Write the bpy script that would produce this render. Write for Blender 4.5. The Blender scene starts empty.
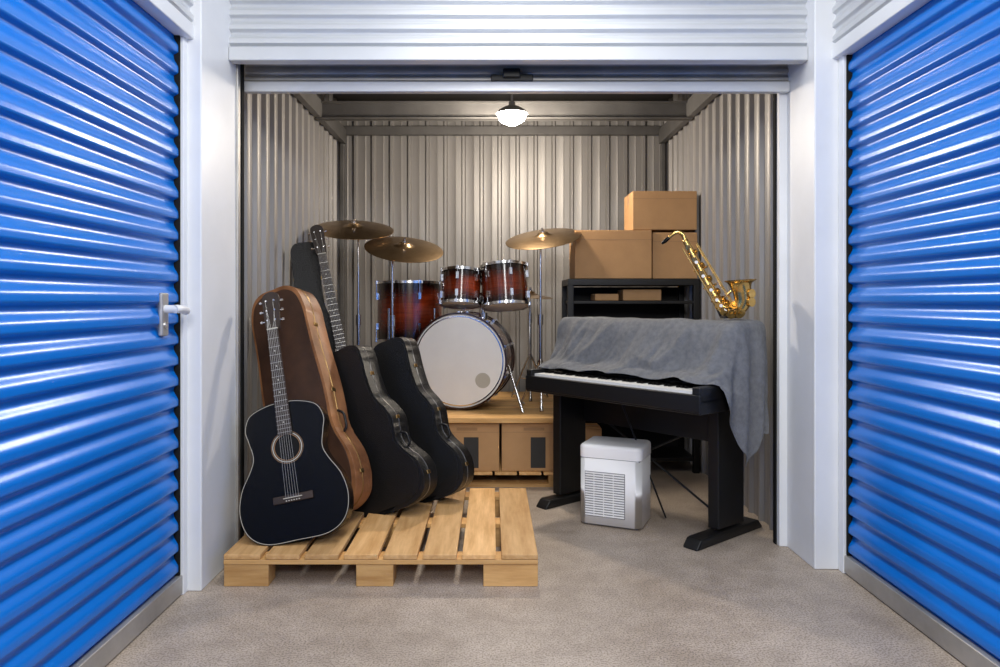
import bpy, bmesh, math, random
from mathutils import Vector, Matrix, noise
random.seed(4)
S=bpy.context.scene
S.view_settings.view_transform='Standard'
S.view_settings.look='None'
COL=S.collection

# ---------------------------------------------------------------- materials
def mat(name, col=(.5,.5,.5), rough=.5, metal=0., var=None, vscale=8., vstretch=(1,1,1), bump=0., bscale=60., coat=0., emis=None, estr=0., objrand=0., spec=.5):
    m=bpy.data.materials.new(name); m.use_nodes=True
    nt=m.node_tree; b=nt.nodes['Principled BSDF']
    b.inputs['Base Color'].default_value=(*col,1); b.inputs['Roughness'].default_value=rough; b.inputs['Metallic'].default_value=metal
    b.inputs['Coat Weight'].default_value=coat; b.inputs['Coat Roughness'].default_value=.08; b.inputs['Specular IOR Level'].default_value=spec
    tc=nt.nodes.new('ShaderNodeTexCoord')
    if var:
        mp=nt.nodes.new('ShaderNodeMapping'); mp.inputs['Scale'].default_value=vstretch
        nz=nt.nodes.new('ShaderNodeTexNoise'); nz.inputs['Scale'].default_value=vscale; nz.inputs['Detail'].default_value=6; nz.inputs['Roughness'].default_value=.6
        cr=nt.nodes.new('ShaderNodeValToRGB'); cr.color_ramp.elements[0].position=.32; cr.color_ramp.elements[1].position=.68
        cr.color_ramp.elements[0].color=(*var,1); cr.color_ramp.elements[1].color=(*col,1)
        nt.links.new(tc.outputs['Object'],mp.inputs[0]); nt.links.new(mp.outputs[0],nz.inputs['Vector']); nt.links.new(nz.outputs[0],cr.inputs[0])
        out=cr.outputs[0]
        if objrand>0:
            oi=nt.nodes.new('ShaderNodeObjectInfo'); mr=nt.nodes.new('ShaderNodeMapRange'); mr.inputs['To Min'].default_value=1-objrand; mr.inputs['To Max'].default_value=1+objrand*.6
            nt.links.new(oi.outputs['Random'],mr.inputs['Value'])
            hs=nt.nodes.new('ShaderNodeHueSaturation'); nt.links.new(mr.outputs[0],hs.inputs['Value']); nt.links.new(out,hs.inputs['Color']); out=hs.outputs[0]
        nt.links.new(out,b.inputs['Base Color'])
    if bump>0:
        n2=nt.nodes.new('ShaderNodeTexNoise'); n2.inputs['Scale'].default_value=bscale; n2.inputs['Detail'].default_value=4
        bp=nt.nodes.new('ShaderNodeBump'); bp.inputs['Strength'].default_value=bump; bp.inputs['Distance'].default_value=.01
        nt.links.new(tc.outputs['Object'],n2.inputs['Vector']); nt.links.new(n2.outputs[0],bp.inputs['Height']); nt.links.new(bp.outputs[0],b.inputs['Normal'])
    if emis: b.inputs['Emission Color'].default_value=(*emis,1); b.inputs['Emission Strength'].default_value=estr
    return m

M=dict(
 blue=mat('blue_shutter_paint',(.0005,.165,.62),.27,.05,bump=.04,bscale=30),
 white=mat('white_steel_paint',(.78,.80,.82),.4,.0,var=(.72,.74,.76),vscale=3),
 header=mat('pale_shutter_steel',(.64,.66,.68),.35,.25,var=(.58,.60,.62),vscale=2),
 wall=mat('galvanised_cladding',(.33,.318,.305),.48,.35,var=(.24,.23,.222),vscale=2.5,vstretch=(1,1,.25)),
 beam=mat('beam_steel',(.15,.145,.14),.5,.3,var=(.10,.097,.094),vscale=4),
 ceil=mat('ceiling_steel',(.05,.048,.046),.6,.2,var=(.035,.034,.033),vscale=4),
 rail=mat('aluminium_rail',(.50,.49,.47),.4,.6,var=(.38,.37,.35),vscale=6),
 dark=mat('dark_gap',(.012,.012,.012),.8,spec=.1),
 black=mat('black_satin',(.007,.007,.0075),.42,bump=.02,spec=.38),
 blackm=mat('black_matte',(.014,.014,.014),.7,bump=.1,bscale=150,spec=.3),
 gloss=mat('black_gloss_lacquer',(.003,.003,.0032),.25,spec=.18),
 leather=mat('black_tolex',(.006,.006,.0063),.38,bump=.35,bscale=260,spec=.42),
 brownface=mat('brown_tolex',(.075,.032,.016),.45,var=(.03,.013,.007),vscale=5,bump=.2,bscale=200),
 brownside=mat('tan_leather',(.40,.18,.075),.40,var=(.14,.055,.022),vscale=6,bump=.15,bscale=150),
 chrome=mat('chrome',(.75,.75,.76),.16,1.),
 brass=mat('brass',(.72,.48,.17),.24,1.,var=(.55,.35,.11),vscale=14),
 oldbrass=mat('antique_brass',(.40,.26,.10),.35,1.),
 seam=mat('case_seam_metal',(.30,.29,.27),.35,1.),
 bronze=mat('cymbal_bronze',(.46,.32,.18),.30,1.,var=(.30,.19,.10),vscale=6),
 cream=mat('cream_binding',(.50,.47,.40),.4),
 rosew=mat('rosewood',(.035,.018,.011),.5,var=(.018,.010,.007),vscale=20,vstretch=(1,1,.1)),
 headskin=mat('drum_head_white',(.90,.885,.85),.45,var=(.84,.82,.79),vscale=4),
 hoopred=mat('mahogany_lacquer',(.03,.007,.004),.2,coat=.4),
 pine=mat('pine_board',(.84,.52,.23),.6,var=(.60,.32,.11),vscale=7,vstretch=(5,.5,5),bump=.15,bscale=50,objrand=.3),
 pinex=mat('pine_board_cross',(.76,.46,.18),.6,var=(.53,.28,.09),vscale=7,vstretch=(.5,5,5),bump=.15,bscale=50,objrand=.25),
 card=mat('cardboard',(.54,.31,.14),.8,var=(.46,.26,.115),vscale=5,bump=.05,bscale=40),
 tape=mat('packing_tape',(.34,.19,.085),.35),
 label=mat('dark_label',(.03,.028,.026),.6),
 cloth=mat('grey_cloth',(.185,.19,.20),.9,var=(.125,.13,.14),vscale=40,bump=.5,bscale=350),
 ivory=mat('piano_key_white',(.85,.84,.80),.3),
 plastic=mat('white_plastic',(.92,.91,.89),.4),
 plasticg=mat('grille_grey',(.22,.22,.22),.5),
 bulb=mat('lamp_glass',(1,.95,.86),.4,emis=(1,.90,.74),estr=60),
)
def sunburst(name,hh):
    m=bpy.data.materials.new(name); m.use_nodes=True; nt=m.node_tree; b=nt.nodes['Principled BSDF']
    tc=nt.nodes.new('ShaderNodeTexCoord'); sx=nt.nodes.new('ShaderNodeSeparateXYZ'); mt=nt.nodes.new('ShaderNodeMapRange')
    mt.inputs['From Min'].default_value=-hh; mt.inputs['From Max'].default_value=hh
    cr=nt.nodes.new('ShaderNodeValToRGB'); e=cr.color_ramp.elements; e[0].position=.10; e[1].position=.90; e[0].color=(.008,.001,.0007,1); e[1].color=(.008,.001,.0007,1)
    x=e.new(.42); x.color=(.20,.026,.006,1); x=e.new(.58); x.color=(.20,.026,.006,1)
    mp=nt.nodes.new('ShaderNodeMapping'); mp.inputs['Scale'].default_value=(3,3,40)
    nz=nt.nodes.new('ShaderNodeTexNoise'); nz.inputs['Scale'].default_value=2.5; nz.inputs['Detail'].default_value=5
    r3=nt.nodes.new('ShaderNodeValToRGB'); r3.color_ramp.elements[0].position=.35; r3.color_ramp.elements[1].position=.6; r3.color_ramp.elements[0].color=(.55,.5,.45,1)
    mx=nt.nodes.new('ShaderNodeMixRGB'); mx.blend_type='MULTIPLY'; mx.inputs[0].default_value=.8
    nt.links.new(tc.outputs['Object'],mp.inputs[0]); nt.links.new(mp.outputs[0],nz.inputs['Vector']); nt.links.new(nz.outputs[0],r3.inputs[0])
    nt.links.new(tc.outputs['Object'],sx.inputs[0]); nt.links.new(sx.outputs['Z'],mt.inputs[0]); nt.links.new(mt.outputs[0],cr.inputs[0])
    nt.links.new(cr.outputs[0],mx.inputs[1]); nt.links.new(r3.outputs[0],mx.inputs[2])
    nt.links.new(mx.outputs[0],b.inputs['Base Color']); b.inputs['Roughness'].default_value=.18; b.inputs['Coat Weight'].default_value=.6
    return m
def concrete():
    m=bpy.data.materials.new('concrete_floor'); m.use_nodes=True; nt=m.node_tree; b=nt.nodes['Principled BSDF']
    tc=nt.nodes.new('ShaderNodeTexCoord')
    def nz(s,d,r=.5): 
        n=nt.nodes.new('ShaderNodeTexNoise'); n.inputs['Scale'].default_value=s; n.inputs['Detail'].default_value=d; n.inputs['Roughness'].default_value=r; nt.links.new(tc.outputs['Object'],n.inputs['Vector']); return n
    a=nz(1.3,8,.65); c=nz(150,3,.6); n3=nz(9,8,.65)
    def ramp(src,p0,p1,c0,c1):
        r=nt.nodes.new('ShaderNodeValToRGB'); e=r.color_ramp.elements; e[0].position=p0; e[1].position=p1; e[0].color=(*c0,1); e[1].color=(*c1,1); nt.links.new(src.outputs[0],r.inputs[0]); return r
    r1=ramp(a,.36,.64,(.36,.295,.235),(.49,.415,.345)); r2=ramp(c,.38,.54,(.42,.40,.37),(1.08,1.08,1.08)); r3=ramp(n3,.38,.6,(.84,.83,.82),(1.05,1.05,1.05))
    mx=nt.nodes.new('ShaderNodeMixRGB'); mx.blend_type='MULTIPLY'; mx.inputs[0].default_value=.8
    m2=nt.nodes.new('ShaderNodeMixRGB'); m2.blend_type='MULTIPLY'; m2.inputs[0].default_value=.9
    nt.links.new(r1.outputs[0],mx.inputs[1]); nt.links.new(r2.outputs[0],mx.inputs[2]); nt.links.new(mx.outputs[0],m2.inputs[1]); nt.links.new(r3.outputs[0],m2.inputs[2])
    nt.links.new(m2.outputs[0],b.inputs['Base Color'])
    rr=nt.nodes.new('ShaderNodeMapRange'); rr.inputs['To Min'].default_value=.36; rr.inputs['To Max'].default_value=.64; nt.links.new(n3.outputs[0],rr.inputs['Value']); nt.links.new(rr.outputs[0],b.inputs['Roughness'])
    bp=nt.nodes.new('ShaderNodeBump'); bp.inputs['Strength'].default_value=.12; bp.inputs['Distance'].default_value=.003
    nt.links.new(c.outputs[0],bp.inputs['Height']); nt.links.new(bp.outputs[0],b.inputs['Normal'])
    return m
M['floor']=concrete()

# ---------------------------------------------------------------- helpers
def V(*a): return Vector(a)
def root(name, mtx=None, loc=None):
    e=bpy.data.objects.new(name,None); e.empty_display_size=.1; COL.objects.link(e)
    if mtx is not None: e.matrix_world=mtx
    if loc is not None: e.location=loc
    return e
def frame(B,U,N):
    z=Vector(U).normalized(); N=Vector(N); y=-(N-N.dot(z)*z).normalized(); x=y.cross(z)
    m=Matrix.Identity(4)
    for i in range(3): m[i][0]=x[i]; m[i][1]=y[i]; m[i][2]=z[i]; m[i][3]=B[i]
    return m
def obj_bm(name,bm,m,parent=None,smooth=True,mtx=None,wn=False,ang=32):
    bmesh.ops.recalc_face_normals(bm,faces=bm.faces)
    me=bpy.data.meshes.new(name); bm.to_mesh(me); bm.free()
    if smooth:
        for p in me.polygons: p.use_smooth=True
        if not wn: me.set_sharp_from_angle(angle=math.radians(ang))
    me.materials.append(m)
    o=bpy.data.objects.new(name,me); COL.objects.link(o)
    if mtx is not None: o.matrix_world=mtx
    if parent: o.parent=parent
    if wn:
        w=o.modifiers.new('wn','WEIGHTED_NORMAL'); w.keep_sharp=True
    return o
def add_box(bm,x0,x1,y0,y1,z0,z1,mtx=None):
    vs=[bm.verts.new(Vector(p) if mtx is None else mtx@Vector(p)) for p in [(x0,y0,z0),(x1,y0,z0),(x1,y1,z0),(x0,y1,z0),(x0,y0,z1),(x1,y0,z1),(x1,y1,z1),(x0,y1,z1)]]
    for f in [(0,1,2,3),(4,5,6,7),(0,1,5,4),(1,2,6,5),(2,3,7,6),(3,0,4,7)]: bm.faces.new([vs[i] for i in f])
def box(name,x0,x1,y0,y1,z0,z1,m,parent=None,bev=.004,seg=2,mtx=None):
    bm=bmesh.new(); add_box(bm,x0,x1,y0,y1,z0,z1)
    if bev>0: bmesh.ops.bevel(bm,geom=bm.edges[:],offset=bev,segments=seg,affect='EDGES',profile=.5)
    return obj_bm(name,bm,m,parent,mtx=mtx,wn=True)
def boxes(name,lst,m,parent=None):
    bm=bmesh.new()
    for b in lst: add_box(bm,*b)
    return obj_bm(name,bm,m,parent,smooth=False)
def add_cyl(bm,a,b,r,r2=None,n=16,caps=True):
    a=Vector(a);b=Vector(b); r2=r if r2 is None else r2
    d=(b-a).normalized(); u=d.orthogonal().normalized(); w=d.cross(u)
    A=[];B=[]
    for i in range(n):
        t=2*math.pi*i/n; o=u*math.cos(t)+w*math.sin(t)
        A.append(bm.verts.new(a+o*r)); B.append(bm.verts.new(b+o*r2))
    for i in range(n): bm.faces.new((A[i],A[(i+1)%n],B[(i+1)%n],B[i]))
    if caps: bm.faces.new(A); bm.faces.new(B)
def cyls(name,lst,m,parent=None,n=14):
    bm=bmesh.new()
    for c in lst: add_cyl(bm,c[0],c[1],c[2],c[3] if len(c)>3 else None,n=n)
    return obj_bm(name,bm,m,parent)
def add_lathe(bm,prof,n=48,mtx=None,closed=False):
    rings=[]
    for r,z in prof:
        ring=[]
        if r<1e-6: 
            v=bm.verts.new((0,0,z) if mtx is None else mtx@V(0,0,z)); ring=[v]*n
        else:
            for i in range(n):
                t=2*math.pi*i/n; p=V(r*math.cos(t),r*math.sin(t),z); ring.append(bm.verts.new(p if mtx is None else mtx@p))
        rings.append(ring)
    K=len(rings); rng=range(K if closed else K-1)
    for k in rng:
        a=rings[k];b=rings[(k+1)%K]
        for i in range(n):
            q=[]
            for v in (a[i],a[(i+1)%n],b[(i+1)%n],b[i]):
                if v not in q: q.append(v)
            if len(q)>2: bm.faces.new(q)
def lathe(name,prof,m,parent=None,n=48,mtx=None,closed=False):
    bm=bmesh.new(); add_lathe(bm,prof,n,mtx,closed); return obj_bm(name,bm,m,parent)
def add_tube(bm,pts,rads,n=12,closed=False,caps=True):
    pts=[Vector(p) for p in pts]; K=len(pts)
    if not hasattr(rads,'__len__'): rads=[rads]*K
    prev=None; rings=[]
    for i in range(K):
        if closed: t=(pts[(i+1)%K]-pts[i-1]).normalized()
        else: t=(pts[min(i+1,K-1)]-pts[max(i-1,0)]).normalized()
        u=t.orthogonal().normalized() if prev is None else (prev-prev.dot(t)*t).normalized()
        prev=u; w=t.cross(u)
        rings.append([bm.verts.new(pts[i]+(u*math.cos(2*math.pi*j/n)+w*math.sin(2*math.pi*j/n))*rads[i]) for j in range(n)])
    for i in range(K if closed else K-1):
        a=rings[i];b=rings[(i+1)%K]
        for j in range(n): bm.faces.new((a[j],a[(j+1)%n],b[(j+1)%n],b[j]))
    if caps and not closed: bm.faces.new(rings[0]); bm.faces.new(rings[-1])
def tube(name,pts,rads,m,parent=None,n=12,closed=False,caps=True):
    bm=bmesh.new(); add_tube(bm,pts,rads,n,closed,caps); return obj_bm(name,bm,m,parent,ang=60)
def crom(pts,n=8,closed=True):
    K=len(pts); out=[]
    rng=range(K) if closed else range(K-1)
    for i in rng:
        g=(lambda k: Vector(pts[k%K])) if closed else (lambda k: Vector(pts[max(0,min(K-1,k))]))
        p0,p1,p2,p3=g(i-1),g(i),g(i+1),g(i+2)
        for j in range(n):
            t=j/n; out.append(.5*((2*p1)+(p2-p0)*t+(2*p0-5*p1+4*p2-p3)*t*t+(3*p1-p0-3*p2+p3)*t**3))
    if not closed: out.append(Vector(pts[-1]))
    return out
def outline(right,n=7):
    left=[(-x,z) for x,z in right[1:-1]][::-1]
    return crom(list(right)+left,n)
def slab(name,ol,y0,y1,m,parent=None,bev=.01,seg=3):
    bm=bmesh.new()
    A=[bm.verts.new((p[0],y0,p[1])) for p in ol]; B=[bm.verts.new((p[0],y1,p[1])) for p in ol]; n=len(ol)
    fa=bm.faces.new(A); fb=bm.faces.new(B)
    for i in range(n): bm.faces.new((A[i],A[(i+1)%n],B[(i+1)%n],B[i]))
    if bev>0:
        ed=list(set(fa.edges)|set(fb.edges)); bmesh.ops.bevel(bm,geom=ed,offset=bev,segments=seg,affect='EDGES',profile=.5)
    return obj_bm(name,bm,m,parent,wn=True)
def corr(name,prof,a,b,m,parent=None,ang=25):
    bm=bmesh.new(); A=[bm.verts.new(Vector(p)+Vector(a)) for p in prof]; B=[bm.verts.new(Vector(p)+Vector(b)) for p in prof]
    for i in range(len(prof)-1): bm.faces.new((A[i],A[i+1],B[i+1],B[i]))
    return obj_bm(name,bm,m,parent,ang=ang)

# ---------------------------------------------------------------- room shell
box('floor',-3,3.2,-2.5,6.2,-.1,0,M['floor'],bev=0)
def ribs(L,pitch=.148):
    pts=[];s=0
    while s<L:
        for t,o in [(0,0),(.36,0),(.42,.004),(.46,0),(.74,0),(.81,.022),(.93,.022)]:
            if s+t*pitch<=L: pts.append((s+t*pitch,o))
        s+=pitch
    pts.append((L,0)); return pts
BY=5.92; ZT=2.75
corr('wall_back',[(-1.25+s,BY-o,0) for s,o in ribs(2.67)],(0,0,0),(0,0,ZT),M['wall'])
corr('wall_left',[(-1.25+o,3.2+s,0) for s,o in ribs(BY-3.2)],(0,0,0),(0,0,ZT),M['wall'])
corr('wall_right',[(1.42-o,3.2+s,0) for s,o in ribs(BY-3.2)],(0,0,0),(0,0,ZT),M['wall'])
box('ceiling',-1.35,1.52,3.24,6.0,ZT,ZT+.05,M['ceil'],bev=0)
r=root('ceiling_beam')
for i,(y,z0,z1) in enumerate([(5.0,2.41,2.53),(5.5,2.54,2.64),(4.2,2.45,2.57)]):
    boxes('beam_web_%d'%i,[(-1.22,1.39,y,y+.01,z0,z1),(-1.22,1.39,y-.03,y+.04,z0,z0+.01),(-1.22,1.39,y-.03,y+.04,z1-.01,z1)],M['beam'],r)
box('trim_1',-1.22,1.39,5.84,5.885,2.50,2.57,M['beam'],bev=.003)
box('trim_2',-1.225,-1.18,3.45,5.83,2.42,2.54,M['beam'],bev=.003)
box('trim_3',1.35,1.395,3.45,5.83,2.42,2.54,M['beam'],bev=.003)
box('trim_4',-1.225,-1.195,5.8,5.85,0,2.42,M['beam'],bev=.003)
box('trim_5',1.365,1.395,5.8,5.85,0,2.42,M['beam'],bev=.003)
box('pillar',-1.27,-1.15,2.85,3.3,0,3.1,M['white'],bev=.006)
box('pillar.001',1.38,1.52,3.08,3.42,0,3.1,M['white'],bev=.006)
box('trim_6',-1.158,-1.138,3.23,3.26,0,2.3,M['rail'],bev=.004)
box('trim_7',1.345,1.385,3.37,3.43,0,2.3,M['white'],bev=.004)
box('trim_8',1.338,1.347,3.40,3.43,0,2.3,M['dark'],bev=.002)
box('trim_9',-1.152,-1.135,3.27,3.30,0,2.3,M['dark'],bev=.002)
def slatprof(z0,z1,pitch,amp,a=.15,b=.32,c=.58):
    pts=[];z=z0
    while z<z1:
        for t in [i/16 for i in range(16)]:
            if t<a: o=0
            elif t<b: o=(1-math.cos((t-a)/(b-a)*math.pi))/2
            elif t<c: o=1
            else: o=(1+math.cos((t-c)/(1-c)*math.pi))/2
            if z+t*pitch<=z1: pts.append((o*amp,z+t*pitch))
        z+=pitch
    return pts
r=root('header_cladding')
corr('header_slats',[(0,3.17-o,z) for o,z in slatprof(2.26,3.1,.062,.020)],(-1.15,0,0),(1.38,0,0),M['header'],r,ang=50)
box('header_lip',-1.15,1.38,3.14,3.20,2.2,2.262,M['header'],r,bev=.006)
box('header_back',-1.15,1.38,3.185,3.22,2.22,3.1,M['rail'],r,bev=0)
r=root('door_1')
corr('door_curtain',[(0,3.36-o,z) for o,z in slatprof(2.165,2.6,.04,.010)],(-1.15,0,0),(1.38,0,0),M['rail'],r,ang=50)
box('door_bottom_rail',-1.15,1.38,3.33,3.37,2.118,2.168,M['header'],r,bev=.006)
box('door_latch_plate',-.005,.19,3.315,3.335,2.165,2.195,M['black'],r,bev=.004)
box('door_latch_grip',.05,.13,3.29,3.33,2.175,2.215,M['black'],r,bev=.005)
cyls('door_drum',[((-1.15,3.5,2.62),(1.38,3.5,2.62),.14)],M['rail'],r,n=32)

def shutter(name,X,sgn,y0,y1):
    r=root(name)
    corr('curtain',[(X+sgn*o,0,z) for o,z in slatprof(.075,2.3,.081,.018,.10,.24,.46)],(0,y0,0),(0,y1,0),M['blue'],r,ang=60)
    xr=sorted((X,X+sgn*.03)); box('bottom_rail',xr[0],xr[1],y0,y1,.005,.078,M['rail'],r,bev=.004)
    xg=sorted((X-sgn*.01,X+sgn*.035)); box('guide',xg[0],xg[1],y1-.035,y1+.01,0,2.2,M['white'],r,bev=.004)
    xg=sorted((X-sgn*.01,X+sgn*.022)); box('guide_gap',xg[0],xg[1],y1-.045,y1-.034,.08,2.2,M['dark'],r,bev=0)
    xb=sorted((X-sgn*.05,X-sgn*.02)); box('backing',xb[0],xb[1],y0,y1+.1,0,3.1,M['dark'],r,bev=0)
    xs=sorted((X,X+sgn*.06))
    corr('hood_slats',[(X+sgn*(.045+o),0,z) for o,z in slatprof(2.24,3.1,.062,.014)],(0,y0,0),(0,y1+.02,0),M['header'],r,ang=50)
    box('hood_lip',xs[0],xs[1],y0,y1+.02,2.185,2.245,M['white'],r,bev=.005)
    return r
shutter('door_2',-1.24,1,-1.2,2.85)
shutter('door_3',1.515,-1,-1.2,3.07)
r=root('door_handle')
box('plate',-1.228,-1.211,2.645,2.70,1.02,1.18,M['rail'],r,bev=.006)
cyls('spindle',[((-1.215,2.67,1.12),(-1.165,2.67,1.12),.015)],M['white'],r)
tube('lever',crom([(-1.172,2.66,1.12),(-1.165,2.68,1.12),(-1.168,2.72,1.118),(-1.172,2.76,1.112)],5,False),.016,M['white'],r)
cyls('keyhole',[((-1.213,2.67,1.06),(-1.206,2.67,1.06),.012)],M['chrome'],r)

# ---------------------------------------------------------------- wooden pallet
r=root('wooden_pallet')
x0,x1,y0,y1=-1.08,.185,2.895,3.93
n=8; pw=(x1-x0)/n
for i in range(n):
    box('deck_board_%d'%i,x0+i*pw+(.0 if i==0 else .011),x0+(i+1)*pw-(0 if i==n-1 else .011),y0,y1,.110,.13,M['pine'],r,bev=.003)
for j,y in enumerate((y0,(y0+y1)/2-.05,y1-.1)):
    box('cross_board_%d'%j,x0,x1,y,y+.1,.09,.109,M['pinex'],r,bev=.002)
    for k,x in enumerate((x0,(x0+x1)/2-.10,x1-.22)):
        w=.18 if k==0 else (.15 if k==1 else .22)
        box('block_%d_%d'%(j,k),x,x+w,y+.004,y+.1,0,.089,M['pinex'],r,bev=.003)

# ---------------------------------------------------------------- guitars
def guitar(name,B,T,N,body,bl,depth,sound=True,fscale=1.,mtl='gloss',bind='cream'):
    B=Vector(B);T=Vector(T);L=(T-B).length
    r=root(name,frame(B,T-B,N))
    ol=outline([(x*fscale,z*bl) for x,z in body])
    slab('body',ol,0,depth,M[mtl],r,bev=.006)
    olb=outline([(x*fscale*.988,z*bl*.985+.004) for x,z in body])
    tube('binding',[(p[0],-.0002,p[1]) for p in olb],.0014,M[bind],r,n=6,closed=True)
    zh=L-.19
    bm=bmesh.new(); n0=bl*.985
    vs=[]
    for z,w,yy in ((n0-.02,.029,.03),(zh,.023,.02)):
        for px,py in ((-w,-.006),(w,-.006),(w*.8,yy*.6),(0,yy),(-w*.8,yy*.6)): vs.append(bm.verts.new((px,py,z)))
    for i in range(5): bm.faces.new((vs[i],vs[(i+1)%5],vs[5+(i+1)%5],vs[5+i]))
    bm.faces.new(vs[:5]); bm.faces.new(vs[5:]); obj_bm('neck',bm,M['rosew'],r)
    fb0=bl*.75 if sound else bl*.8
    bm=bmesh.new(); q=[]
    for z,w in ((fb0,.031),(zh,.024)):
        for px,py in ((-w,-.013),(w,-.013),(w,-.004),(-w,-.004)): q.append(bm.verts.new((px,py,z)))
    for f in ((0,1,2,3),(4,5,6,7),(0,1,5,4),(1,2,6,5),(2,3,7,6),(3,0,4,7)): bm.faces.new([q[i] for i in f])
    obj_bm('fretboard',bm,M['rosew'],r,smooth=False)
    bridge=bl*.30; scale=zh-bridge; fr=[]
    for k in range(1,21):
        z=zh-scale*(1-2**(-k/12))
        if z>fb0: w=.024+.007*(zh-z)/(zh-fb0); fr.append((-w,w,-.0142,-.012,z-.0008,z+.0008))
    boxes('frets',fr,M['rail' if sound else 'seam'],r)
    dots=[]
    for k in (3,5,7,9,12,15):
        z=zh-scale*(1-2**(-(k-.5)/12))
        if z>fb0: dots.append(((0,-.0125,z),(0,-.0138,z),.0035))
    cyls('inlay_dots',dots,M['cream'],r,n=10)
    hs=outline([(0,0),(.024,.0),(.032,.03),(.036,.1),(.038,.165),(.02,.185),(0,.19)],4)
    h=slab('headstock',hs,0,.016,M['rosew'],r,bev=.002); h.location=(0,-.005,zh); h.rotation_euler=(math.radians(-9),0,0)
    tl=[];pg=[]
    for i in range(3):
        z=zh+.045+i*.048; yb=(z-zh)*math.tan(math.radians(9))
        for sg in (-1,1):
            tl.append(((sg*.032,yb+.005,z),(sg*.046,yb+.005,z),.003)); tl.append(((sg*.044,yb+.005,z),(sg*.054,yb+.005,z),.008,.006)); pg.append(((sg*.018,yb-.005,z),(sg*.018,yb-.018,z),.004))
    cyls('tuners',tl+pg,M['chrome'],r,n=10)
    box('nut',-.024,.024,-.016,-.004,zh,zh+.006,M['cream'],r,bev=.001)
    box('bridge',-.085,.085,-.012,0,bridge-.018,bridge+.014,M['rosew'],r,bev=.004)
    box('saddle',-.04,.04,-.016,-.011,bridge-.001,bridge+.003,M['cream'],r,bev=.001)
    st=[]
    for i in range(6):
        xb=-.027+i*.0108; xn=-.018+i*.0072
        st.append(((xb,-.018,bridge),(xn,-.019,zh+.003),.0006)); st.append(((xn,-.019,zh+.003),((-1 if i<3 else 1)*.018,-.012,zh+.05+.045*(i%3)),.0006))
    cyls('strings',st,M['rail'],r,n=5)
    cyls('bridge_pins',[((-.027+i*.0108,-.011,bridge-.01),(-.027+i*.0108,-.016,bridge-.01),.0028) for i in range(6)],M['cream'],r,n=8)
    if sound:
        hz=bl*.66
        cyls('soundhole',[((0,.001,hz),(0,-.0012,hz),.050)],M['dark'],r,n=40)
        mr=Matrix.Translation((0,-.001,hz))@Matrix.Rotation(math.radians(90),4,'X')
        for k,(ra,rb) in enumerate(((.054,.0565),(.060,.064),(.0675,.069))):
            lathe('rosette_%d'%k,[(ra,-.0012),(ra,.0012),(rb,.0012),(rb,-.0012)],M['tape' if k!=1 else 'cream'],r,mtx=mr,closed=True)
        pgd=crom([(.04,hz-.045),(.07,hz-.01),(.085,hz-.05),(.10,hz-.12),(.075,hz-.155),(.045,hz-.12)],6)
        slab('pickguard',pgd,-.002,.001,M['gloss'],r,bev=0)
    else:
        for k,z in enumerate((.33,.5)): box('pickup_%d'%k,-.045,.045,-.012,0,bl*z+.03,bl*z+.06,M['black'],r,bev=.003)
        cyls('knobs',[((.09,0,.08),(.09,-.018,.08),.011),((.12,0,.12),(.12,-.018,.12),.011)],M['chrome'],r)
    return r
ACO=[(0,0),(.13,.008),(.205,.09),(.232,.24),(.215,.40),(.168,.54),(.150,.63),(.163,.75),(.172,.84),(.145,.94),(.07,.99),(0,1.0)]
guitar('acoustic_guitar',(-.805,3.00,.152),(-1.020,3.28,1.200),(.05,-1,.0),ACO,.59,.105)
STR=[(0,.02),(.1,.0),(.16,.12),(.165,.3),(.135,.5),(.13,.65),(.155,.85),(.15,1.08),(.11,1.1),(.085,.93),(0,.9)]
guitar('electric_guitar',(-.76,4.08,.43),(-1.035,4.22,1.605),(.25,-1,0),STR,.38,.045,sound=False,mtl='hoopred')

CASE=[(0,0),(.11,.004),(.185,.045),(.215,.13),(.207,.22),(.160,.31),(.142,.37),(.150,.44),(.155,.50),(.136,.57),(.106,.64),(.098,.71),(.098,.80),(.104,.90),(.098,.965),(.06,.998),(0,1.0)]
CASEW=[(0,0),(.11,.004),(.185,.05),(.210,.13),(.205,.22),(.170,.31),(.158,.37),(.160,.44),(.160,.52),(.155,.60),(.147,.70),(.143,.80),(.14,.89),(.115,.965),(.065,.998),(0,1.0)]
def gcase(name,B,T,N,ws,depth,face,side,shape=CASE,latch='oldbrass',rim='side'):
    B=Vector(B);T=Vector(T);L=(T-B).length; r=root(name,frame(B,T-B,N))
    rt=[(x*ws,z*L) for x,z in shape]
    ol=outline(rt)
    slab('shell',ol,0,depth,M[side],r,bev=.018,seg=4)
    fa=outline([(x*.92,.02+z*(L-.04)/L) for x,z in rt])
    slab('lid_panel',fa,-.005,.02,M[face],r,bev=.004)
    slab('base_panel',fa,depth-.02,depth+.005,M[face],r,bev=.004)
    rm=[(p[0]*1.003,depth*.42,(p[1]-L/2)*1.0015+L/2) for p in ol]
    tube('rim_seam',rm,.002,M[rim],r,n=6,closed=True)
    def xat(z):
        best=min((p for p in ol if p[0]>0),key=lambda p:abs(p[1]-z*L)); return best[0]
    for k,z in enumerate((.14,.50,.80)):
        for sg in (-1,1):
            x=xat(z)*sg; box('latch_%d_%d'%(k,sg+1),x-.004,x+.004,depth*.3,depth*.52,z*L-.009,z*L+.009,M[latch],r,bev=.002)
    x=xat(.34)
    tube('handle',crom([(x-.005,depth*.42,.31*L+.0),(x+.022,depth*.42,.33*L),(x+.025,depth*.42,.36*L),(x+.022,depth*.42,.39*L),(x-.005,depth*.42,.41*L)],5,False),.006,M['black'],r)
    return r
gcase('brown_guitar_case',(-.785,3.26,.162),(-1.085,3.56,1.205),(-.26,-1,0),1.08,.16,'brownface','brownside',shape=CASEW,rim='oldbrass')
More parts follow.
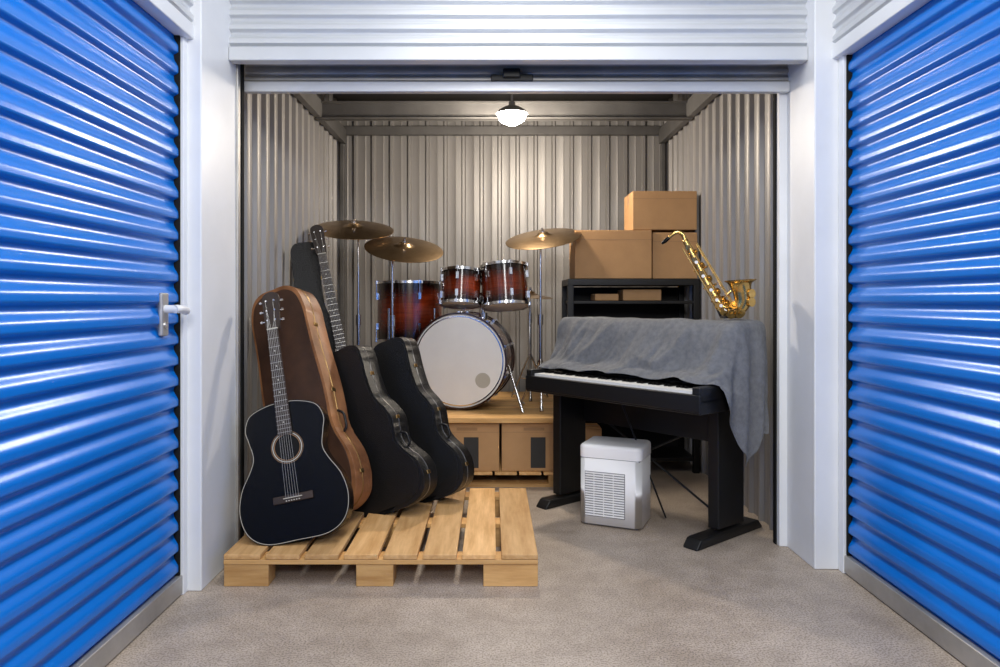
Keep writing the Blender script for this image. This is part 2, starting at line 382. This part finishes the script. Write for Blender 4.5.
gcase('guitar_case',(-.480,3.42,.146),(-.765,3.60,.905),(-.40,-1,0),1.07,.135,'leather','leather',rim='seam')
gcase('guitar_case',(-.300,3.62,.146),(-.560,3.80,.940),(-.40,-1,0),1.0,.135,'leather','leather',rim='seam')
gcase('bass_guitar_case',(-.98,4.16,.43),(-1.125,4.30,1.50),(.2,-1,0),.80,.07,'leather','leather',rim='leather')

# ---------------------------------------------------------------- cardboard boxes
def carton(name,cx,cy,z0,w,d,h,rot=0,lab=False):
    m=Matrix.Translation((cx,cy,z0))@Matrix.Rotation(math.radians(rot),4,'Z'); r=root(name,m)
    box('body',-w/2,w/2,-d/2,d/2,0,h-.003,M['card'],r,bev=.004)
    box('flap_1',-w/2+.001,w/2-.001,-d/2+.001,-.002,h-.004,h,M['card'],r,bev=.001)
    box('flap_2',-w/2+.001,w/2-.001,.002,d/2-.001,h-.004,h,M['card'],r,bev=.001)
    boxes('tape',[(-w/2-.001,w/2+.001,-.025,.025,h-.0005,h+.001),(-w/2-.001,-w/2+.0005,-.025,.025,h*.72,h),(w/2-.0005,w/2+.001,-.025,.025,h*.72,h)],M['tape'],r)
    boxes('lid_line',[(-w/2-.0005,w/2+.0005,-d/2-.0008,-d/2+.001,h*.80,h*.808)],M['tape'],r)
    if lab:
        boxes('label',[(-w*.05,w*.18,-d/2-.0015,-d/2,.02,h*.70)],M['label'],r)
        boxes('grip_hole',[(-w*.16,w*.16,-d/2-.001,-d/2,h*.84,h*.90)],M['tape'],r)
    return r
carton('cardboard_box',.812,4.99,1.30,.515,.34,.325,0)
carton('cardboard_box',1.228,5.0,1.30,.30,.34,.31,0)
carton('cardboard_box',1.160,4.99,1.628,.43,.32,.26,0)
carton('storage_box',-.80,4.2,0,.72,.36,.399)
carton('small_cardboard_box',.60,4.56,0,.16,.2,.36,0)

r=root('drum_riser')
rx0,rx1,ry0,ry1=-1.19,.47,4.45,5.75
boxes('pallet_base',[(rx0,rx1,y,y+.1,0,.02) for y in (ry0,5.05,ry1-.1)]+[(x,x+.12,y,y+.1,.02,.075) for x in (rx0,-.42,.35) for y in (ry0,5.05,ry1-.1)],M['pinex'],r)
for i in range(11):
    w=(rx1-rx0)/11; box('base_board_%d'%i,rx0+i*w,rx0+(i+1)*w-.015,ry0-.01,ry1,.076,.094,M['pine'],r,bev=.002)
for i in range(4):
    for j in range(2):
        cx=rx0+.205+i*.415; cy=ry0+.2+j*.62
        k=carton('riser_carton',cx,cy,.095,.40,.37,.30,0,lab=(j==0)); k.parent=r
for i in range(9):
    h=(ry1-ry0)/9; box('deck_plank_%d'%i,rx0,rx1+.02,ry0-.02+i*h,ry0-.02+(i+1)*h-.008,.398,.43,M['pinex'],r,bev=.003)

# ---------------------------------------------------------------- drum kit
kit=root('drum_kit')
def drum(name,center,axis,R,H,lugs=8,hoop='chrome',skin='headskin'):
    q=Vector(axis).to_track_quat('Z','Y').to_matrix().to_4x4(); m=Matrix.Translation(center)@q
    e=bpy.data.objects.new(name,None); COL.objects.link(e); e.matrix_world=m; e.parent=kit
    sh=sunburst('sunburst_'+name,H/2)
    lathe('shell',[(R,-H/2),(R,H/2)],sh,e,n=64)
    for s in (-1,1):
        z=s*H/2
        lathe('head_%d'%(s+1),[(0,z+s*.004),(R*.93,z+s*.004),(R*1.0,z)],M[skin],e,n=64)
        wd=.034 if hoop!='chrome' else .018
        lathe('hoop_%d'%(s+1),[(R+.002,z-s*wd*.55),(R+.012,z-s*wd*.55),(R+.012,z+s*wd*.45),(R+.002,z+s*wd*.45)],M[hoop],e,n=64,closed=True)
    bm=bmesh.new()
    for k in range(lugs):
        t=2*math.pi*(k+.5)/lugs; ro=Matrix.Rotation(t,4,'Z')
        for s in (-1,1):
            add_box(bm,R,R+.018,-.009,.009,s*(H*.26)-.022,s*(H*.26)+.022,ro)
            a=ro@V(R+.014,0,s*H*.26); b=ro@V(R+.014,0,s*(H/2+.012)); add_cyl(bm,a,b,.0035,n=8)
            add_box(bm,R+.004,R+.020,-.007,.007,s*(H/2)-.010,s*(H/2)+.012,ro)
    obj_bm('lugs',bm,M['chrome'],e,smooth=False)
    return e,m
bd,mb=drum('bass_drum',(-.185,4.92,.755),(-.18,-1,0),.308,.36,lugs=10,hoop='hoopred')
lathe('head_ring',[(.298,.18),(.298,.1865),(.290,.1865),(.290,.18)],M['chrome'],bd,n=64,closed=True)
mbi=mb.inverted()@V(-.055,4.74,.63)
cyls('badge',[((mbi.x,mbi.y,.183),(mbi.x,mbi.y,.186),.05)],M['cream'],bd,n=32)
drum('rack_tom_small',(-.205,4.80,1.235),(.03,.2,1),.130,.22,lugs=6)
drum('rack_tom_large',(.085,4.78,1.245),(-.05,.2,1),.150,.265,lugs=6)
drum('floor_tom',(-.580,5.08,1.075),(0,0.03,1),.225,.40,lugs=8)
cyls('floor_tom_legs',[((-.580+.24*math.cos(t),5.08+.24*math.sin(t),.43),(-.580+.24*math.cos(t),5.08+.24*math.sin(t),1.1),.008) for t in (4.2,5.6,2.0,.7)],M['chrome'],kit)
cyls('tom_mount',[((-.06,4.95,1.02),(-.06,4.95,1.28),.013),((-.06,4.95,1.2),(-.17,4.86,1.2),.010),((-.06,4.95,1.2),(.05,4.86,1.2),.010),((-.06,4.95,1.02),(-.06,4.95,1.07),.03)],M['chrome'],kit)
cyls('bass_spurs',[((.11,4.78,.72),(.20,4.64,.43),.009),((-.45,4.85,.72),(-.50,4.7,.43),.009)],M['chrome'],kit)
box('bass_pedal',-.16,-.06,5.2,5.45,.432,.46,M['chrome'],kit)
def cymbal(name,x,y,z,R,tilt,zb=.43,pole=None,boom=None):
    r=root(name); px,py=pole if pole else (x,y)
    c=[((px,py,zb+.16),(px,py,zb+.62),.012),((px,py,zb+.60),(px,py,z-.10 if boom else z+.02),.008),((px,py,zb+.56),(px,py,zb+.63),.018)]
    if boom: c+=[((px,py,z-.10),(x,y,z+.02),.007),((px,py,z-.13),(px,py,z-.07),.016)]
    for k in range(3):
        t=k*2.094+.5; ex,ey=px+.15*math.cos(t),py+.15*math.sin(t)
        c+=[((px,py,zb+.34),(ex,ey,zb+.02),.007),((px,py,zb+.14),(px+.09*math.cos(t),py+.09*math.sin(t),zb+.155),.005)]
        c+=[((ex,ey,zb+.001),(ex-.02*math.cos(t),ey-.02*math.sin(t),zb+.03),.012)]
    cyls('stand',c,M['chrome'],r)
    m=Matrix.Translation((x,y,z))@Matrix.Rotation(math.radians(tilt[0]),4,'X')@Matrix.Rotation(math.radians(tilt[1]),4,'Y')
    pr=[(.006,.026),(.03,.022),(.042,.008),(.06,.001)]
    N=26
    for i in range(1,N+1):
        f=.25+.75*i/N; pr.append((R*f,.001-.022*f*f+(.0007 if i%2 else 0)))
    pr+=[(R,-.024)]+[(R*f,-.001-.022*f*f) for f in (.8,.6,.4)]+[(.06,-.001),(.04,.005),(.006,.022)]
    lathe('cymbal',pr,M['bronze'],r,n=72,mtx=m)
    bm=bmesh.new(); add_cyl(bm,m@V(0,0,.02),m@V(0,0,.05),.008); add_cyl(bm,m@V(0,0,.022),m@V(0,0,.030),.017); obj_bm('wing_nut',bm,M['chrome'],r)
    return r
cymbal('cymbal_stand',-.905,4.72,1.64,.26,(19,4),pole=(-.88,4.74))
cymbal('cymbal_stand',-.555,4.56,1.50,.25,(22,7),pole=(-.64,4.62),boom=True)
cymbal('cymbal_stand',.340,4.80,1.588,.255,(19,-8),pole=(.325,4.82))
cymbal('hi_hat_stand',.28,5.3,1.20,.17,(3,3),pole=(.28,5.3))

# ---------------------------------------------------------------- black shelf
r=root('shelf_unit')
sx0,sx1,sy0,sy1=.505,1.385,4.80,5.22
for k,z in enumerate((.08,.45,.80,1.13)): box('shelf_%d'%k,sx0+.02,sx1-.02,sy0+.01,sy1,z,z+.022,M['black'],r,bev=.003)
box('top',sx0,sx1,sy0,sy1,1.255,1.298,M['black'],r,bev=.003)
for k,(x,y) in enumerate(((sx0,sy0),(sx1-.04,sy0),(sx0,sy1-.04),(sx1-.04,sy1-.04))): box('post_%d'%k,x,x+.04,y,y+.04,0,1.256,M['black'],r,bev=.003)
box('back_panel',sx0+.03,sx1-.03,sy1-.015,sy1-.005,.1,1.25,M['blackm'],r,bev=0)
a=carton('stored_carton',1.02,5.0,1.153,.26,.22,.075); a.parent=r
a=carton('stored_carton',.78,5.0,1.153,.16,.22,.045); a.parent=r

# ---------------------------------------------------------------- digital piano
Ld=V(.637,-.771,0); Dd=V(.771,.637,0); LEN=1.115
pm=Matrix.Identity(4)
for i in range(3): pm[i][0]=Ld[i]; pm[i][1]=Dd[i]
pm[0][3]=.187; pm[1][3]=3.96
p=root('digital_piano',pm)
box('keybed',0,LEN,0,.46,.655,.722,M['black'],p,bev=.006)
box('front_rail',0,LEN,-.006,.022,.665,.742,M['black'],p,bev=.005)
box('cheek_left',0,.045,0,.24,.70,.775,M['black'],p,bev=.008)
box('cheek_right',LEN-.045,LEN,0,.24,.70,.775,M['black'],p,bev=.008)
box('cabinet',.01,LEN-.01,.265,.49,.655,1.01,M['black'],p,bev=.01)
box('control_panel',.045,LEN-.045,.178,.27,.72,.775,M['black'],p,bev=.005)
nk=45; kw=(LEN-.09)/nk; wk=[];bk=[]
for i in range(nk):
    x=.045+i*kw; wk.append((x+.0006,x+kw-.0006,.023,.176,.722,.754))
    if i%7 in (0,1,3,4,5) and i<nk-1: bk.append((x+kw-.0065,x+kw+.0065,.085,.176,.745,.766))
boxes('white_keys',wk,M['ivory'],p); boxes('black_keys',bk,M['gloss'],p)
for nm,xa,dd in (('left',-.015,.0),('right',.905,.13)):
    box('leg_'+nm,xa+.01,xa+.07,.21+dd*1.1,.42+dd*1.2,.055,.66,M['black'],p,bev=.006)
    bm=bmesh.new()
    add_box(bm,xa+.0,xa+.085,.08+dd*.6,.60+dd,0,.06)
    for v in bm.verts:
        if v.co.z>.03:
            v.co.y+= .04 if v.co.y<.2 else -.04; v.co.z-=.015
    bmesh.ops.bevel(bm,geom=bm.edges[:],offset=.006,segments=2,affect='EDGES')
    obj_bm('foot_'+nm,bm,M['black'],p,wn=True)
box('rear_rail',.05,LEN-.16,.40,.42,.46,.62,M['black'],p,bev=.004)
cyls('cross_braces',[((.05,.41,.12),(LEN-.2,.41,.56),.006),((.05,.41,.56),(LEN-.2,.41,.12),.006),((.4,.30,.655),(.62,.42,.02),.005)],M['black'],p,n=8)
prof=crom([(.505,.62),(.508,.85),(.505,1.01),(.49,1.04),(.42,1.046),(.34,1.045),(.295,1.038),(.262,.99),(.240,.92),(.220,.86),(.195,.815),(.160,.797),(.125,.775)],6,False)
NS=110; NH=40
bm=bmesh.new(); grid=[]
for q,(dp,z) in enumerate([(a[0],a[1]) for a in prof]):
    row=[]; fq=q/(len(prof)-1)
    for k in range(6,0,-1):
        f=k/6; zz=z-(.10+.05*math.sin(fq*5))*f*max(0,min(1,(z-.79)/.12))
        row.append(V(-.012-.012*math.sin(dp*50)*f,dp,zz))
    for i in range(NS+1):
        s=LEN*i/NS; nf=noise.noise(V(s*5+fq*1.5,fq*2,1.3)); n2=noise.noise(V(s*15+fq*6,fq*3,7))
        fw=max(0,min(1,(fq-.42)/.3))
        ridge=max(0,1-abs(nf)*3.2)
        dy=-(.034*ridge+abs(n2)*.026)*fw-.003
        if fq<.3: dy=.006
        dz=.006+.014*abs(noise.noise(V(s*7,dp*12,3)))
        if fq>.84: dz+=-.022*noise.noise(V(s*6,0,5))*(fq-.84)*6
        row.append(V(s,dp+dy,z+dz))
    t=max(0,(dp-.125)/(.505-.125))
    hem=.70-.31*min(1,t/.5) if t<.5 else .39+.14*(t-.5)/.5
    hem+=.012*math.sin(dp*70)
    if fq<.35: hem=max(hem,.52) if z>.9 else min(hem,z)
    z0=z
    for k in range(1,NH+1):
        f=k/NH; zz=z0+(min(hem,z0-.01)-z0)*f
        out=.012+min(1,f*3)*(.018*(1+math.sin(dp*46+f*1.5))+.016*abs(noise.noise(V(dp*9,zz*5,2))))
        row.append(V(LEN+out,dp+.01*noise.noise(V(zz*6,dp*3,9))*f,zz))
    grid.append([bm.verts.new(v) for v in row])
for a in range(len(grid)-1):
    for b in range(len(grid[0])-1): bm.faces.new((grid[a][b],grid[a][b+1],grid[a+1][b+1],grid[a+1][b]))
cl=obj_bm('dust_cloth',bm,M['cloth'],None,ang=80); cl.matrix_world=pm
so=cl.modifiers.new('s','SOLIDIFY'); so.thickness=.003; so.offset=1
sb=cl.modifiers.new('ss','SUBSURF'); sb.levels=1; sb.render_levels=1

# ---------------------------------------------------------------- saxophone
sx=root('saxophone')
body=crom([(.955,3.56,1.450),(.990,3.535,1.37),(1.03,3.505,1.27),(1.075,3.475,1.175),(1.100,3.455,1.128),(1.130,3.44,1.106),(1.168,3.425,1.112),(1.190,3.42,1.145),(1.190,3.42,1.185),(1.182,3.42,1.225),(1.180,3.42,1.245)],6,False)
K=len(body); rr=[]
for i in range(K):
    f=i/(K-1); r0=.014+.018*min(1,f/.55)
    if f>.55: r0=.032+.010*(f-.55)/.25
    if f>.80: r0=.042+.030*((f-.80)/.2)**2
    rr.append(r0)
bm=bmesh.new(); add_tube(bm,body,rr,24,caps=False); o=obj_bm('body_tube',bm,M['brass'],sx,ang=60)
so=o.modifiers.new('s','SOLIDIFY'); so.thickness=.002
tube('neck_tube',crom([(.955,3.56,1.450),(.946,3.565,1.478),(.922,3.57,1.492),(.895,3.575,1.480),(.875,3.58,1.460)],6,False),[.012-.004*i/24 for i in range(25)],M['brass'],sx)
tube('mouthpiece',[(.880,3.578,1.465),(.860,3.582,1.447),(.845,3.585,1.435)],[.009,.010,.005],M['gloss'],sx)
lathe('bell_rim',[(.070,0),(.075,.003),(.070,.006)],M['brass'],sx,n=32,mtx=Matrix.Translation(body[-1])@(body[-1]-body[-3]).to_track_quat('Z','Y').to_matrix().to_4x4(),closed=True)
bm=bmesh.new()
for i in range(3,K*6//10,2):
    c=body[i]; ax=(body[i+1]-body[i-1]).normalized(); sd=ax.cross(V(0,1,0)).normalized()
    nn=(V(0,-1,0)+sd*(.9 if (i%4==1) else -.6)).normalized()
    add_cyl(bm,c+nn*rr[i],c+nn*(rr[i]+.008),rr[i]*.75,n=16); add_cyl(bm,c+nn*(rr[i]+.008),c+nn*(rr[i]+.013),rr[i]*.35,n=10)
for off in (V(-.035,-.02,-.01),V(.03,-.025,.01),V(.04,0,.02)):
    add_cyl(bm,body[3]+off,body[K//2-2]+off,.0032,n=8)
    for i in range(5,K//2-2,5): add_cyl(bm,body[i],body[i]+off,.0028,n=6)
for i in (K*7//10,K*8//10):
    add_cyl(bm,body[i]+V(.02,-.025,0),body[i]+V(.030,-.045,0),.022,n=18)
add_cyl(bm,body[K//2-8],body[-3],.005,n=8)
obj_bm('keywork',bm,M['brass'],sx)
cyls('pearl_keys',[(body[i]+V(-.012,-.03,0),body[i]+V(-.012,-.036,0),.008) for i in range(8,K//2,4)],M['ivory'],sx)
cyls('stand_frame',[((1.12,3.52,1.072),(1.02,3.55,1.31),.006),((1.12,3.52,1.072),(1.10,3.40,1.072),.006),((1.12,3.52,1.072),(1.20,3.49,1.072),.006)],M['black'],sx,n=8)

# ---------------------------------------------------------------- dehumidifier
m=Matrix.Translation((.648,3.765,0))@Matrix.Rotation(math.radians(-24),4,'Z'); r=root('dehumidifier',m)
w,d=.32,.26
bm=bmesh.new(); add_box(bm,-w/2,w/2,-d/2,d/2,.012,.345); ve=[e for e in bm.edges if abs(e.verts[0].co.z-e.verts[1].co.z)>.1]
bmesh.ops.bevel(bm,geom=ve,offset=.035,segments=6,affect='EDGES',profile=.5); obj_bm('body',bm,M['plastic'],r,wn=True)
bm=bmesh.new(); add_box(bm,-w/2-.002,w/2+.002,-d/2-.002,d/2+.002,.349,.415); ve=[e for e in bm.edges if abs(e.verts[0].co.z-e.verts[1].co.z)>.05]
bmesh.ops.bevel(bm,geom=ve,offset=.036,segments=6,affect='EDGES',profile=.5)
te=[e for e in bm.edges if all(v.co.z>.41 for v in e.verts) and len(e.link_faces)==2]
bmesh.ops.bevel(bm,geom=te,offset=.018,segments=4,affect='EDGES',profile=.5); obj_bm('lid',bm,M['plastic'],r,smooth=True,ang=50)
box('seam',-w/2+.006,w/2-.006,-d/2+.006,d/2-.006,.34,.355,M['plasticg'],r,bev=.007)
box('foot',-w/2+.02,w/2-.02,-d/2+.02,d/2-.02,0,.02,M['plasticg'],r,bev=.003)
box('grille_recess',-w/2+.03,w/2-.08,-d/2-.002,-d/2+.01,.05,.28,M['plasticg'],r,bev=.003)
boxes('grille_slats',[(-w/2+.034,w/2-.084,-d/2-.006,-d/2,.056+i*.0125,.0628+i*.0125) for i in range(18)],M['plastic'],r)
boxes('grille_bars',[(x-.0015,x+.0015,-d/2-.007,-d/2,.055,.275) for x in (-.08,-.03,.02)],M['plastic'],r)

# ---------------------------------------------------------------- lamp
r=root('ceiling_lamp'); lx,ly=.13,4.7
cyls('stem',[((lx,ly,2.40),(lx,ly,2.749),.008),((lx,ly,2.40),(lx,ly,2.45),.028,.02),((lx,ly,2.73),(lx,ly,2.749),.05)],M['rail'],r)
lathe('shade',[(.025,2.425),(.05,2.415),(.085,2.395),(.105,2.37),(.102,2.37),(.082,2.392),(.045,2.41),(.02,2.42)],M['rail'],r,mtx=Matrix.Translation((lx,ly,0)))
lathe('bulb',[(0,2.295),(.04,2.303),(.080,2.328),(.095,2.36),(.07,2.39),(0,2.40)],M['bulb'],r,mtx=Matrix.Translation((lx,ly,0)))

# ---------------------------------------------------------------- lights
def area(name,loc,rot,sx_,sy_,pw,col=(1,1,1)):
    l=bpy.data.lights.new(name,'AREA'); l.shape='RECTANGLE'; l.size=sx_; l.size_y=sy_; l.energy=pw; l.color=col
    o=bpy.data.objects.new(name,l); COL.objects.link(o); o.location=loc; o.rotation_euler=rot; return o
area('corridor_light',(.15,.7,3.1),(0,0,0),.4,4.2,98,(.99,.995,1))
area('rear_fill_light',(.15,-1.6,2.5),(math.radians(66),0,0),1.4,.6,72,(1,.98,.96))  # added unseen fill behind the camera, brightens the dehumidifier and other object fronts
l=bpy.data.lights.new('lamp_light','POINT'); l.energy=68; l.color=(1,.88,.74); l.shadow_soft_size=.08
o=bpy.data.objects.new('lamp_light',l); COL.objects.link(o); o.location=(lx,ly,2.22)
w=bpy.data.worlds.new('world'); S.world=w; w.use_nodes=True; w.node_tree.nodes['Background'].inputs[0].default_value=(.94,.96,1,1); w.node_tree.nodes['Background'].inputs[1].default_value=.16

# ---------------------------------------------------------------- camera
c=bpy.data.cameras.new('camera'); c.sensor_width=36; c.lens=36*.72; c.shift_x=.008; c.shift_y=-.0325; c.clip_start=.05
o=bpy.data.objects.new('camera',c); COL.objects.link(o); o.location=(0,0,1.15); o.rotation_euler=(math.radians(90),0,0)
S.camera=o
